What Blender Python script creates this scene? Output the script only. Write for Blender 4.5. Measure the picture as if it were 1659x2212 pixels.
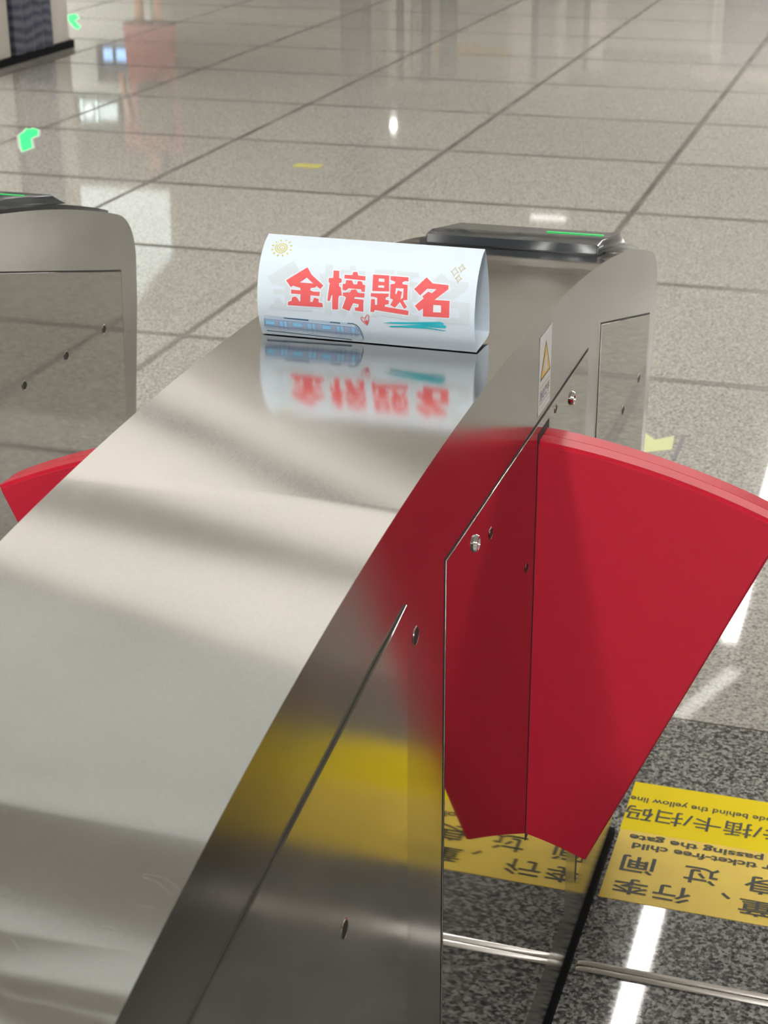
import bpy, bmesh, math, random
from mathutils import Vector, Matrix
from mathutils.geometry import tessellate_polygon

for o in list(bpy.data.objects):
    bpy.data.objects.remove(o, do_unlink=True)
S = bpy.context.scene
COL = S.collection
random.seed(4)
pi = math.pi

# ------------------------------------------------------------------ camera
CAM_F, CAM_YAW, CAM_PITCH, CAM_ROLL, CAM_H = 3665.4, -0.306803, 0.403528, -0.0055373, 1.49
cy, sy = math.cos(CAM_YAW), math.sin(CAM_YAW)
fw = Vector((sy * math.cos(CAM_PITCH), cy * math.cos(CAM_PITCH), -math.sin(CAM_PITCH)))
rt0 = Vector((cy, -sy, 0)); up0 = rt0.cross(fw)
rt = rt0 * math.cos(CAM_ROLL) + up0 * math.sin(CAM_ROLL)
up = up0 * math.cos(CAM_ROLL) - rt0 * math.sin(CAM_ROLL)
cam_d = bpy.data.cameras.new('camera'); cam = bpy.data.objects.new('camera', cam_d); COL.objects.link(cam)
M = Matrix((rt, up, -fw)).transposed().to_4x4(); M.translation = Vector((0, 0, CAM_H))
cam.matrix_world = M
cam_d.sensor_width = 36.0
cam_d.sensor_fit = 'VERTICAL'; cam_d.sensor_height = 36.0
cam_d.lens = CAM_F * 36.0 / 2212
cam_d.clip_start = 0.05; cam_d.clip_end = 200
cam_d.dof.use_dof = True
cam_d.dof.focus_distance = 1.68
cam_d.dof.aperture_fstop = cam_d.lens / 3.6
S.camera = cam

# ------------------------------------------------------------------ view and world
S.view_settings.view_transform = 'Standard'
S.view_settings.look = 'None'
S.view_settings.gamma = 1.0
S.view_settings.use_curve_mapping = False
S.view_settings.exposure = 1.0
w = bpy.data.worlds.new('world'); S.world = w; w.use_nodes = True
w.node_tree.nodes['Background'].inputs[0].default_value = (0.55, 0.53, 0.50, 1)
w.node_tree.nodes['Background'].inputs[1].default_value = 0.5
S.cycles.max_bounces = 8
S.cycles.diffuse_bounces = 4
S.cycles.glossy_bounces = 6
S.cycles.sample_clamp_indirect = 6
S.cycles.caustics_reflective = False
S.cycles.caustics_refractive = False
LAMP = 21.0          # radiance of the tube lamps
CEIL = 3.0          # ceiling height

# ------------------------------------------------------------------ materials
def node_mat(name):
    m = bpy.data.materials.new(name); m.use_nodes = True
    return m, m.node_tree.nodes, m.node_tree.links, m.node_tree.nodes['Principled BSDF']
def mat(name, col, rough=0.5, metal=0.0, spec=0.5, var=0.04, scale=30.0, coat=0.0, trans=0.0):
    m, n, l, b = node_mat(name)
    tx = n.new('ShaderNodeTexNoise'); tx.inputs['Scale'].default_value = scale; tx.inputs['Detail'].default_value = 3
    co = n.new('ShaderNodeNewGeometry'); l.new(co.outputs['Position'], tx.inputs['Vector'])
    mx = n.new('ShaderNodeMix'); mx.data_type = 'RGBA'
    mx.inputs['A'].default_value = (*[c * (1 - var) for c in col], 1)
    mx.inputs['B'].default_value = (*[min(1, c * (1 + var)) for c in col], 1)
    l.new(tx.outputs['Fac'], mx.inputs['Factor']); l.new(mx.outputs['Result'], b.inputs['Base Color'])
    b.inputs['Roughness'].default_value = rough; b.inputs['Metallic'].default_value = metal
    b.inputs['Specular IOR Level'].default_value = spec
    b.inputs['Coat Weight'].default_value = coat
    return m
def emit(name, col, strength):
    m, n, l, b = node_mat(name)
    b.inputs['Base Color'].default_value = (*[c * 0.6 for c in col], 1)
    b.inputs['Emission Color'].default_value = (*col, 1)
    b.inputs['Emission Strength'].default_value = strength
    b.inputs['Roughness'].default_value = 0.4
    return m
def steel(name, col, rough, streak=(4, 400, 400), amp=0.03, wave=0.0, smudge=0.0, grain=0.0):
    """brushed stainless steel: fine streaks change the gloss, a slow noise dents the sheet a little"""
    m, n, l, b = node_mat(name)
    g = n.new('ShaderNodeNewGeometry')
    mp = n.new('ShaderNodeMapping'); mp.inputs['Scale'].default_value = streak
    l.new(g.outputs['Position'], mp.inputs['Vector'])
    t = n.new('ShaderNodeTexNoise'); t.inputs['Scale'].default_value = 1; t.inputs['Detail'].default_value = 2
    l.new(mp.outputs['Vector'], t.inputs['Vector'])
    t2 = n.new('ShaderNodeTexNoise'); t2.inputs['Scale'].default_value = 7; t2.inputs['Detail'].default_value = 5
    l.new(g.outputs['Position'], t2.inputs['Vector'])
    r = n.new('ShaderNodeMapRange'); r.inputs['From Min'].default_value = .3; r.inputs['From Max'].default_value = .7
    r.inputs['To Min'].default_value = rough - amp; r.inputs['To Max'].default_value = rough + amp
    l.new(t.outputs['Fac'], r.inputs['Value'])
    ad = n.new('ShaderNodeMath'); ad.operation = 'MULTIPLY_ADD'
    l.new(t2.outputs['Fac'], ad.inputs[0]); ad.inputs[1].default_value = smudge
    l.new(r.outputs['Result'], ad.inputs[2]); l.new(ad.outputs[0], b.inputs['Roughness'])
    mx = n.new('ShaderNodeMix'); mx.data_type = 'RGBA'
    mx.inputs['A'].default_value = (*[c * .93 for c in col], 1); mx.inputs['B'].default_value = (*[min(1, c * 1.07) for c in col], 1)
    l.new(t.outputs['Fac'], mx.inputs['Factor'])
    cl = n.new('ShaderNodeMapRange'); cl.inputs['From Min'].default_value = .35; cl.inputs['From Max'].default_value = .65
    cl.inputs['To Min'].default_value = 1 - smudge * 1.8; cl.inputs['To Max'].default_value = 1.0; l.new(t2.outputs['Fac'], cl.inputs['Value'])
    vm = n.new('ShaderNodeVectorMath'); vm.operation = 'SCALE'; l.new(mx.outputs['Result'], vm.inputs[0]); l.new(cl.outputs['Result'], vm.inputs['Scale'])
    l.new(vm.outputs[0], b.inputs['Base Color'])
    b.inputs['Metallic'].default_value = 1.0
    bp = n.new('ShaderNodeBump'); bp.inputs['Strength'].default_value = grain; bp.inputs['Distance'].default_value = .0004
    l.new(t.outputs['Fac'], bp.inputs['Height'])
    if wave:
        t3 = n.new('ShaderNodeTexNoise'); t3.inputs['Scale'].default_value = 5; t3.inputs['Detail'].default_value = 1
        l.new(g.outputs['Position'], t3.inputs['Vector'])
        b2 = n.new('ShaderNodeBump'); b2.inputs['Strength'].default_value = wave; b2.inputs['Distance'].default_value = .002
        l.new(t3.outputs['Fac'], b2.inputs['Height']); l.new(b2.outputs['Normal'], bp.inputs['Normal'])
    l.new(bp.outputs['Normal'], b.inputs['Normal'])
    return m

def granite():
    m, n, l, b = node_mat('granite_floor')
    def nd(t, **k):
        x = n.new(t)
        for a, v in k.items(): setattr(x, a, v)
        return x
    def math_(op, a, bb=None, c=None):
        x = nd('ShaderNodeMath', operation=op)
        for i, v in enumerate((a, bb, c)):
            if v is None: continue
            if isinstance(v, (int, float)): x.inputs[i].default_value = v
            else: l.new(v, x.inputs[i])
        return x.outputs[0]
    g = nd('ShaderNodeNewGeometry'); sp = nd('ShaderNodeSeparateXYZ'); l.new(g.outputs['Position'], sp.inputs[0])
    X, Y = sp.outputs['X'], sp.outputs['Y']
    n1 = nd('ShaderNodeTexNoise'); n1.inputs['Scale'].default_value = 125; n1.inputs['Detail'].default_value = 2.5; n1.inputs['Roughness'].default_value = .6
    l.new(g.outputs['Position'], n1.inputs['Vector'])
    v1 = nd('ShaderNodeTexVoronoi'); v1.inputs['Scale'].default_value = 210; l.new(g.outputs['Position'], v1.inputs['Vector'])
    vs = nd('ShaderNodeSeparateColor'); l.new(v1.outputs['Color'], vs.inputs[0])
    gr = math_('MULTIPLY_ADD', vs.outputs[0], .30, math_('MULTIPLY', n1.outputs['Fac'], .70))
    def ramp(stops):
        r = nd('ShaderNodeValToRGB'); e = r.color_ramp.elements
        e[0].position, e[0].color = stops[0][0], (*stops[0][1], 1)
        e[1].position, e[1].color = stops[-1][0], (*stops[-1][1], 1)
        for p, c in stops[1:-1]:
            q = e.new(p); q.color = (*c, 1)
        l.new(gr, r.inputs[0]); return r.outputs[0]
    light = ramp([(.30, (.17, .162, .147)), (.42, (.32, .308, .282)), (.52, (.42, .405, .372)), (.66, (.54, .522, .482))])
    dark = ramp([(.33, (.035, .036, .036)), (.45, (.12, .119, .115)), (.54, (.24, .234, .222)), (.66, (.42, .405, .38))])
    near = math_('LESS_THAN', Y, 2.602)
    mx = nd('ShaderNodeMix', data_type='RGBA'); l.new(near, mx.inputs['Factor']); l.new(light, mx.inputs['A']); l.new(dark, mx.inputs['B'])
    # each slab a slightly different tone
    cx = math_('FLOOR', math_('ADD', X, .02)); cyy = math_('FLOOR', math_('DIVIDE', math_('SUBTRACT', Y, 5.39), .965))
    wn = nd('ShaderNodeTexWhiteNoise', noise_dimensions='2D'); cb = nd('ShaderNodeCombineXYZ'); l.new(cx, cb.inputs[0]); l.new(cyy, cb.inputs[1]); l.new(cb.outputs[0], wn.inputs['Vector'])
    tone = math_('MULTIPLY_ADD', wn.outputs['Value'], .10, .95)
    mt = nd('ShaderNodeVectorMath', operation='SCALE'); l.new(mx.outputs['Result'], mt.inputs[0]); l.new(tone, mt.inputs['Scale'])
    # joints
    def dist(v, off, per):
        f = math_('FRACT', math_('DIVIDE', math_('SUBTRACT', v, off), per))
        return math_('MULTIPLY', math_('MINIMUM', f, math_('SUBTRACT', 1.0, f)), per)
    dx = dist(X, -.02, 1.0)
    dy = math_('ADD', dist(Y, 5.39, .965), math_('MULTIPLY', math_('LESS_THAN', Y, 3.2), 5.0))
    dn = math_('ABSOLUTE', math_('SUBTRACT', Y, 2.602))
    d = math_('MINIMUM', dx, math_('MULTIPLY', dy, .68))
    def soft(dd, a, bb):
        r = nd('ShaderNodeMapRange', interpolation_type='SMOOTHSTEP'); l.new(dd, r.inputs['Value'])
        r.inputs['From Min'].default_value = a; r.inputs['From Max'].default_value = bb
        r.inputs['To Min'].default_value = 1; r.inputs['To Max'].default_value = 0
        return r.outputs['Result']
    dirt = nd('ShaderNodeTexNoise'); dirt.inputs['Scale'].default_value = 3; l.new(g.outputs['Position'], dirt.inputs['Vector'])
    fade = nd('ShaderNodeMapRange'); l.new(Y, fade.inputs['Value']); fade.inputs['From Min'].default_value = 3.5; fade.inputs['From Max'].default_value = 6.0; fade.inputs['To Min'].default_value = .35; fade.inputs['To Max'].default_value = .72
    j = math_('MAXIMUM', math_('MULTIPLY', math_('MULTIPLY', soft(d, .004, .019), fade.outputs['Result']), math_('MINIMUM', math_('MULTIPLY_ADD', dirt.outputs['Fac'], .9, .25), .9)), math_('MULTIPLY', soft(dn, .0012, .003), .8))
    mj = nd('ShaderNodeMix', data_type='RGBA'); l.new(j, mj.inputs['Factor']); l.new(mt.outputs[0], mj.inputs['A']); mj.inputs['B'].default_value = (.06, .052, .042, 1)
    l.new(mj.outputs['Result'], b.inputs['Base Color'])
    ro = nd('ShaderNodeMapRange'); l.new(n1.outputs['Fac'], ro.inputs['Value']); ro.inputs['To Min'].default_value = .02; ro.inputs['To Max'].default_value = .06
    ra = math_('MULTIPLY_ADD', soft(d, .0035, .012), .35, ro.outputs['Result'])
    l.new(ra, b.inputs['Roughness'])
    b.inputs['IOR'].default_value = 1.47
    df = nd('ShaderNodeBsdfDiffuse'); df.inputs['Color'].default_value = (.075, .066, .055, 1)
    ms = nd('ShaderNodeMixShader'); l.new(j, ms.inputs[0]); l.new(b.outputs[0], ms.inputs[1]); l.new(df.outputs[0], ms.inputs[2])
    l.new(ms.outputs[0], n['Material Output'].inputs['Surface'])
    return m

MT = dict(
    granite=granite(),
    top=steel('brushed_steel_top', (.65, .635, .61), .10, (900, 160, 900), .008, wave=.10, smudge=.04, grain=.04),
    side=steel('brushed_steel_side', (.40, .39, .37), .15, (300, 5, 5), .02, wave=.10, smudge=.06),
    mirror=steel('polished_steel_panel', (.46, .45, .425), .022, (200, 3, 3), .008, wave=.05, smudge=.025),
    satin=steel('satin_steel_panel', (.49, .475, .44), .10, (200, 3, 3), .02, wave=.10, smudge=.08),
    dark=mat('dark_gap', (.012, .012, .013), .6),
    chrome=steel('chrome', (.8, .8, .8), .08, amp=.01),
    red=mat('red_plastic', (.56, .014, .038), .45, spec=.5, scale=60, var=.05),
    black=mat('black_plastic', (.016, .020, .024), .30, spec=.5),
    blackglass=mat('black_glass', (.035, .042, .05), .12, spec=.6),
    paper=mat('white_paper', (.60, .675, .755), .6, spec=.3, var=.008),
    ink_red=mat('red_ink', (.70, .115, .12), .6, spec=.2, var=.05, scale=900),
    ink_ghost=mat('pale_grey_ink', (.545, .61, .655), .6, spec=.2, var=.01),
    ink_white=mat('white_outline_ink', (.66, .72, .78), .6, spec=.2, var=.005),
    ink_yellow=mat('yellow_ink', (.56, .50, .10), .6, spec=.2),
    ink_gold=mat('gold_ink', (.50, .42, .20), .6, spec=.2),
    ink_teal=mat('teal_ink', (.03, .42, .50), .6, spec=.2, var=.25, scale=60),
    ink_navy=mat('navy_ink', (.02, .07, .13), .6, spec=.2),
    ink_blue=mat('blue_line_ink', (.12, .30, .55), .6, spec=.2),
    ink_sky=mat('sky_blue_ink', (.28, .62, .88), .6, spec=.2),
    ink_lilac=mat('lilac_grey_ink', (.38, .46, .62), .6, spec=.2),
    yellow=mat('bright_yellow_vinyl', (1.0, .76, .0), .6, spec=.12, var=.03, scale=90),
    amber=mat('worn_yellow_vinyl', (1.0, .68, .095), .45, spec=.22, var=.10, scale=25),
    ink_black=mat('black_lettering', (.035, .035, .02), .5, spec=.3),
    skirting=mat('black_sealant', (.006, .006, .007), .7, var=.3, spec=.1),
    label=mat('white_sticker', (.66, .67, .68), .4, var=.02),
    warn=mat('warning_yellow', (.75, .48, .03), .4),
    olive=mat('dark_olive_border', (.06, .055, .0), .4),
    wall=mat('warm_wall_panel', (.70, .68, .64), .5, var=.03, scale=2),
    ceiling=mat('ceiling_paint', (.72, .705, .68), .7, var=.03, scale=1),
    ceil_dark=mat('dark_ceiling_gap', (.05, .05, .05), .7),
    column=mat('beige_column_cladding', (.50, .47, .42), .35, var=.05, scale=3),
    frame=mat('pale_door_frame', (.62, .56, .52), .35),
    frame_dark=mat('grey_door_frame', (.14, .14, .135), .4),
    purple=mat('purple_grey_wall_panel', (.10, .09, .13), .45),
    machine=mat('pale_machine_shell', (.60, .62, .58), .4),
    machine_dark=mat('grey_machine_panel', (.16, .16, .17), .4),
    skin=mat('skin', (.58, .36, .27), .5), hair=mat('dark_hair', (.02, .016, .014), .5, scale=200, var=.3),
    dress=mat('pink_cloth', (.40, .17, .155), .8, var=.1), bag=mat('grey_green_cloth', (.13, .135, .10), .8), shoe=mat('pale_shoe', (.6, .62, .58), .5),
    steel_strip=steel('steel_floor_trim', (.75, .72, .70), .16, (3, 300, 300), .03),
    tube=emit('lamp_tube', (1.0, .98, .94), LAMP),
    near_tube=emit('near_lamp_tube', (1.0, .985, .95), LAMP * 1.0),
    faint=emit('faint_tube', (1.0, .98, .93), 2.2),
    glow=emit('soft_lamp_panel', (1.0, .965, .90), .46),
    dimglow=emit('dim_ceiling_glow', (.93, .97, .93), .215),
    spot=emit('spot_lamp', (1.0, .98, .95), 30),
    green=emit('green_led', (.02, .7, .15), .28), greenglow=emit('green_glow', (.02, 1.0, .16), .75),
    whitesign=emit('white_sign_light', (.85, 1.0, 1.0), 1.2), bluescreen=emit('blue_screen', (.35, .6, 1.0), 1.1),
    redled=emit('red_led', (1.0, .03, .03), 2.0), lightbox=emit('lightbox_face', (.85, .95, .95), .5),
)
def curtain():
    m, n, l, b = node_mat('wavy_dark_blue_fabric')
    g = n.new('ShaderNodeNewGeometry'); w_ = n.new('ShaderNodeTexWave'); w_.wave_type = 'BANDS'; w_.bands_direction = 'Z'
    w_.inputs['Scale'].default_value = 5; w_.inputs['Distortion'].default_value = 4; w_.inputs['Detail Scale'].default_value = 1.5
    l.new(g.outputs['Position'], w_.inputs['Vector'])
    r = n.new('ShaderNodeMix'); r.data_type = 'RGBA'; r.inputs['A'].default_value = (.025, .03, .055, 1); r.inputs['B'].default_value = (.10, .105, .14, 1)
    l.new(w_.outputs['Fac'], r.inputs['Factor']); l.new(r.outputs['Result'], b.inputs['Base Color']); b.inputs['Roughness'].default_value = .5
    return m
MT['curtain'] = curtain()

# ------------------------------------------------------------------ helpers
def props(o, label=None, cat=None, group=None, kind=None):
    if label: o['label'] = label
    if cat: o['category'] = cat
    if group: o['group'] = group
    if kind: o['kind'] = kind
    return o
def empty(name, loc=(0, 0, 0), label=None, cat=None, group=None):
    o = bpy.data.objects.new(name, None); COL.objects.link(o); o.location = loc; o.empty_display_size = .1
    return props(o, label, cat, group)
def world_loc(o):
    v = Vector((0, 0, 0))
    while o: v += Vector(o.location); o = o.parent
    return v
def mk(name, bm, material, parent=None, loc=None, smooth=False, angle=35, recalc=True):
    """bm is in world coordinates; it is re-based on the object's own origin"""
    base = world_loc(parent) if parent else Vector(loc or (0, 0, 0))
    me = bpy.data.meshes.new(name)
    bmesh.ops.translate(bm, verts=bm.verts, vec=-base)
    if recalc: bmesh.ops.recalc_face_normals(bm, faces=bm.faces)
    bm.to_mesh(me)
    bm.free()
    for m_ in (material if isinstance(material, (list, tuple)) else [material]): me.materials.append(m_)
    if smooth:
        me.polygons.foreach_set('use_smooth', [True] * len(me.polygons)); me.set_sharp_from_angle(angle=math.radians(angle))
    o = bpy.data.objects.new(name, me); COL.objects.link(o)
    if parent: o.parent = parent
    else: o.location = base
    return o
def box(bm, x0, x1, y0, y1, z0, z1, bev=0.0, seg=2):
    vs = [bm.verts.new((x, y, z)) for x in (x0, x1) for y in (y0, y1) for z in (z0, z1)]
    fs = [bm.faces.new([vs[i] for i in q]) for q in ((0, 1, 3, 2), (4, 6, 7, 5), (0, 4, 5, 1), (2, 3, 7, 6), (0, 2, 6, 4), (1, 5, 7, 3))]
    if bev:
        es = {e for f in fs for e in f.edges}
        bmesh.ops.bevel(bm, geom=list(es), offset=bev, segments=seg, affect='EDGES', profile=.5)
    return bm
def boxo(name, m, x0, x1, y0, y1, z0, z1, parent=None, bev=0.0, loc=None):
    return mk(name, box(bmesh.new(), x0, x1, y0, y1, z0, z1, bev), m, parent, loc or ((x0 + x1) / 2, (y0 + y1) / 2, z0) if not parent else None, smooth=bev > 0)
def prism_x(bm, pts, x0, x1, bev=0.0, seg=3):
    """closed (y, z) outline pushed from x0 to x1; the edges of both end faces are rounded"""
    a = [bm.verts.new((x0, y, z)) for y, z in pts]; b = [bm.verts.new((x1, y, z)) for y, z in pts]
    n = len(pts); fa = bm.faces.new(a); fb = bm.faces.new(b[::-1])
    for i in range(n): bm.faces.new((a[i], b[i], b[(i + 1) % n], a[(i + 1) % n]))
    if bev:
        es = list(fa.edges) + list(fb.edges)
        bmesh.ops.bevel(bm, geom=es, offset=bev, segments=seg, affect='EDGES', profile=.5)
    return bm
def prism_y(bm, pts, y0, y1, bev=0.0, seg=2, sel=None):
    a = [bm.verts.new((x, y0, z)) for x, z in pts]; b = [bm.verts.new((x, y1, z)) for x, z in pts]
    n = len(pts); fa = bm.faces.new(a); fb = bm.faces.new(b[::-1])
    for i in range(n): bm.faces.new((a[i], b[i], b[(i + 1) % n], a[(i + 1) % n]))
    if bev: bmesh.ops.bevel(bm, geom=list(fa.edges) + list(fb.edges), offset=bev, segments=seg, affect='EDGES', profile=.5)
    return bm
def prism_z(bm, pts, z0, z1):
    a = [bm.verts.new((x, y, z0)) for x, y in pts]; b = [bm.verts.new((x, y, z1)) for x, y in pts]
    n = len(pts); bm.faces.new(a); bm.faces.new(b[::-1])
    for i in range(n): bm.faces.new((a[i], b[i], b[(i + 1) % n], a[(i + 1) % n]))
    return bm
def fix_sides(o, axis=0, thr=.999, area=.002):
    """keep the big flat faces flat beside their rounded edges"""
    me = o.data; bm = bmesh.new(); bm.from_mesh(me)
    for f in bm.faces:
        if abs(f.normal[axis]) > thr and f.calc_area() > area:
            for e in f.edges: e.smooth = False
    bm.to_mesh(me); bm.free()
def inset(pts, d):
    """move a closed outline outward by d (counter-clockwise) for the dark gap round a panel"""
    n = len(pts); out = []
    ar = sum(pts[i][0] * pts[(i + 1) % n][1] - pts[(i + 1) % n][0] * pts[i][1] for i in range(n))
    s = 1 if ar > 0 else -1
    for i in range(n):
        p, q, r = Vector(pts[i - 1]), Vector(pts[i]), Vector(pts[(i + 1) % n])
        n1 = Vector(((q - p).y, -(q - p).x)).normalized() * s; n2 = Vector(((r - q).y, -(r - q).x)).normalized() * s
        m_ = (n1 + n2); k = d / max(.3, m_.length_squared / 2)
        out.append(tuple(q + m_ * k))
    return out

# ================================================================== the station hall
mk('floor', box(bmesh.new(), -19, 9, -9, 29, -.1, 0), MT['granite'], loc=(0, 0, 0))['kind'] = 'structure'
mk('ceiling', box(bmesh.new(), -19, 9, -9, 29, CEIL, CEIL + .1), MT['ceiling'], loc=(0, 0, CEIL))['kind'] = 'structure'
for nm, a in (('wall_left', (-19.2, -19, -9, 29)), ('wall_right', (9, 9.2, -9, 29)), ('wall_back', (-19, 9, -9.2, -9)), ('wall_far', (-19, 9, 29, 29.2))):
    mk(nm, box(bmesh.new(), a[0], a[1], a[2], a[3], 0, CEIL), MT['wall'], loc=((a[0] + a[1]) / 2, (a[2] + a[3]) / 2, 0))['kind'] = 'structure'

def lamp(x0, x1, y0, y1, label, group=None, rot=0, face='tube', h=.05):
    cx, cyy = (x0 + x1) / 2, (y0 + y1) / 2
    r = empty('ceiling_lamp', (cx, cyy, CEIL), label, 'ceiling lamp', group)
    b = bmesh.new(); box(b, x0 - .012, x1 + .012, y0 - .012, y1 + .012, CEIL - h + .01, CEIL, .004); mk('lamp_housing', b, MT['frame'], r, smooth=True)
    b = bmesh.new(); box(b, x0, x1, y0, y1, CEIL - h, CEIL - h + .02); mk('diffuser', b, MT[face], r)
    r.rotation_euler.z = rot
    return r
# the row over the right-hand aisle, mirrored in the floor there
lamp(-.765, -.685, 3.6, 6.9, 'long tube lamp right above the gate aisle with the red flap')
lamp(-.765, -.685, 8.75, 12.6, 'long tube lamp farther along the row above the aisle with the red flap')
lamp(-.80, -.72, 7.75, 8.4, 'short slanted tube lamp between the two long ones above the aisle', rot=-.35, face='faint')
for y in (-6.2, -2.6):
    lamp(-.80, -.72, y, y + 3.3, 'added fill lamp beside the row above the near end of the gates and behind', 'tube lamps above and behind the near end of the gates', face='near_tube')
    for x in (-3.6, .10, 2.0):  # extra unseen rows, added to brighten the card, flap and floor stickers
        lamp(x - .06, x + .06, y, y + 3.3, 'added fill lamp beside the row above the near end of the gates and behind', 'tube lamps above and behind the near end of the gates', face='near_tube')
lamp(-4.1, -3.7, 18.4, 18.52, 'short tube lamp lying crosswise far down the hall', face='faint')
# added fill rows, unseen: right side, behind the gates, left side of the hall
for x, ys in ((.35, (9.0, 13.0, 17.0, 21.0, 25.0)), (7.6, (-6.5, -1.5, 3.5, 8.5, 13.5))):
    for y in ys:
        lamp(x - .15, x + .15, y, y + 3.4, 'added fill lamp in the rows over the right side of the hall', 'added fill lamps over the right side of the hall')
for x in (-15, -11, -7):
    lamp(x - .2, x + .2, -7.5, -3.0, 'added fill lamp in the row over the hall behind the gates', 'added fill lamps over the hall behind the gates')
for x, ys in ((-7.6, (2.5, 6.3)), (-11.3, (3.0, 8.0, 12.5)), (-17.0, (3.0, 9.0, 15.0, 21.0))):
    for y in ys:
        lamp(x - .2, x + .2, y, y + 3.6, 'added fill lamp over the left side of the hall', 'added fill lamps over the left side of the hall')
def ceiling_panel(pts, m, label):
    r = empty('ceiling_light_panel', (sum(p[0] for p in pts) / len(pts), sum(p[1] for p in pts) / len(pts), CEIL), label, 'light panel')
    mk('panel_frame', prism_z(bmesh.new(), inset(pts, .02), CEIL - .03, CEIL), MT['frame'], r)
    mk('diffuser', prism_z(bmesh.new(), pts, CEIL - .04, CEIL - .03), MT[m], r)
ceiling_panel([(-3.3, 3.63), (-.95, 2.64), (-.95, 3.28), (-3.3, 3.85)], 'glow', 'bright ceiling panel with slanted edges nearest above the gate')
ceiling_panel([(-3.3, 4.15), (-2.2, 3.98), (-.95, 3.40), (-.95, 3.98), (-3.3, 5.92)], 'glow', 'bright wedge shaped ceiling panel behind the nearest one')
ceiling_panel([(-3.3, 6.20), (-.95, 4.20), (-.95, 4.32), (-3.3, 6.72)], 'glow', 'narrow bright ceiling panel beyond the thin dark gap')
b = bmesh.new(); prism_z(b, [(-3.3, 5.96), (-.95, 4.01), (-.95, 4.16), (-3.3, 6.16)], CEIL - .03, CEIL)
props(mk('ceiling_slot', b, MT['ceil_dark'], loc=(-2.1, 4.8, CEIL - .03)), 'narrow dark slot between the two bright ceiling panels', 'ceiling slot')
ceiling_panel([(-3.9, 2.2), (-.4, 1.78), (-.4, 2.42), (-3.9, 3.7)], 'dimglow', 'added dim slanted glow on the ceiling next to the nearest bright panel')  # this panel and the next are added to brighten the ceiling mirrored below
ceiling_panel([(-3.9, 1.0), (-.4, 1.0), (-.4, 1.40), (-3.9, 1.80)], 'dimglow', 'added dim narrow glow on the ceiling above the near end of the gate')

ceiling_panel([(2.3, 3.2), (4.3, 3.2), (4.3, 11.0), (2.9, 11.0)], 'glow', 'added glowing ceiling panel over the right gate, for the edge highlight')  # added out of view, only to brighten the front gate's right edge
ceiling_panel([(-3.3, 7.02), (-1.2, 4.60), (-1.2, 4.65), (-3.3, 7.09)], 'glow', 'very narrow slanted lit strip beyond the bright panels')

# the column on the left with the blue patterned curtain
r = empty('column', (-5.55, 9.0, 0), 'square beige column at the far left standing on the granite floor', 'column')
b = bmesh.new(); box(b, -6.1, -5.17, 8.3, 9.11, .04, CEIL, .01); box(b, -6.1, -5.20, 9.11, 9.62, .04, CEIL); box(b, -6.1, -5.17, 9.62, 9.85, .04, CEIL, .01)
mk('cladding', b, MT['column'], r, smooth=True)
b = bmesh.new(); box(b, -6.12, -5.15, 8.28, 9.87, 0, .045); mk('black_base', b, MT['skirting'], r)
b = bmesh.new(); n = 40; pts = [(-5.15 + .022 * abs(math.sin(i / n * pi * 4)), 9.13 + .47 * i / n) for i in range(n + 1)]
prism_z(b, [(-5.195, 9.13)] + pts + [(-5.195, 9.60)], .05, 2.4)
props(mk('curtain', b, MT['curtain'], loc=(-5.17, 9.36, .05), smooth=True), 'dark blue curtain with wavy pattern hanging on the beige column', 'curtain')

# things farther down the hall, seen mirrored in the polished floor
props(boxo('pillar', MT['frame_dark'], -6.58, -6.30, 19.2, 19.5, 0, CEIL), 'slim grey pillar far down the hall', 'pillar')
r = empty('glass_screen_wall', (-4.5, 22.5, 0), 'framed glass screen with pale and grey posts far down the hall', 'glass screen')
for x0, x1, h, m in ((-7.02, -6.9, 2.2, 'frame'), (-6.88, -6.82, 2.25, 'frame_dark'), (-6.80, -6.70, 2.25, 'frame'), (-6.55, -6.45, 2.2, 'frame_dark'),
                     (-6.30, -6.08, 2.1, 'frame_dark'), (-5.34, -5.05, 2.2, 'frame'), (-5.03, -4.97, 2.2, 'frame_dark'), (-4.72, -4.62, 2.15, 'frame'),
                     (-4.36, -4.30, 1.95, 'frame_dark'), (-4.28, -4.12, 1.95, 'frame')):
    b = bmesh.new(); box(b, x0, x1, 22.45, 22.55, 0, h); mk('post', b, MT[m], r)
b = bmesh.new(); box(b, -7.1, -6.05, 22.44, 22.56, 2.2, 2.27); mk('head_rail', b, MT['frame'], r)
b = bmesh.new(); box(b, -5.36, -4.1, 22.44, 22.56, 2.2, 2.24); mk('head_rail', b, MT['frame'], r)
r = empty('door_surround', (-3.8, 24.2, 0), 'wide doorway surround with grey lintel at the end of the hall', 'doorway')
b = bmesh.new(); box(b, -4.5, -2.9, 24.15, 24.3, 1.9, 2.02); mk('lintel', b, MT['frame_dark'], r)
b = bmesh.new(); box(b, -4.5, -4.4, 24.15, 24.3, 0, 1.9); mk('jamb', b, MT['frame'], r)
b = bmesh.new(); box(b, -3.0, -2.9, 24.15, 24.3, 0, 1.9); mk('jamb', b, MT['frame'], r)
r = empty('wall_panel', (-1, 23.5, 0), 'purple grey wall panel with a pale cap rail at the hall end', 'wall panel')
b = bmesh.new(); box(b, -2.68, 2.5, 23.4, 23.6, 0, 2.0); mk('board', b, MT['purple'], r)
b = bmesh.new(); box(b, -3.0, 2.5, 23.38, 23.62, 2.0, 2.12); mk('cap_rail', b, MT['frame'], r)
r = empty('hanging_banner', (-6.1, 24.0, 1.92), 'long yellow banner strip hanging far down the hall', 'banner')
b = bmesh.new(); box(b, -6.8, -5.6, 23.99, 24.01, 1.9, 2.02); mk('strip', b, MT['warn'], r)
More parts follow.
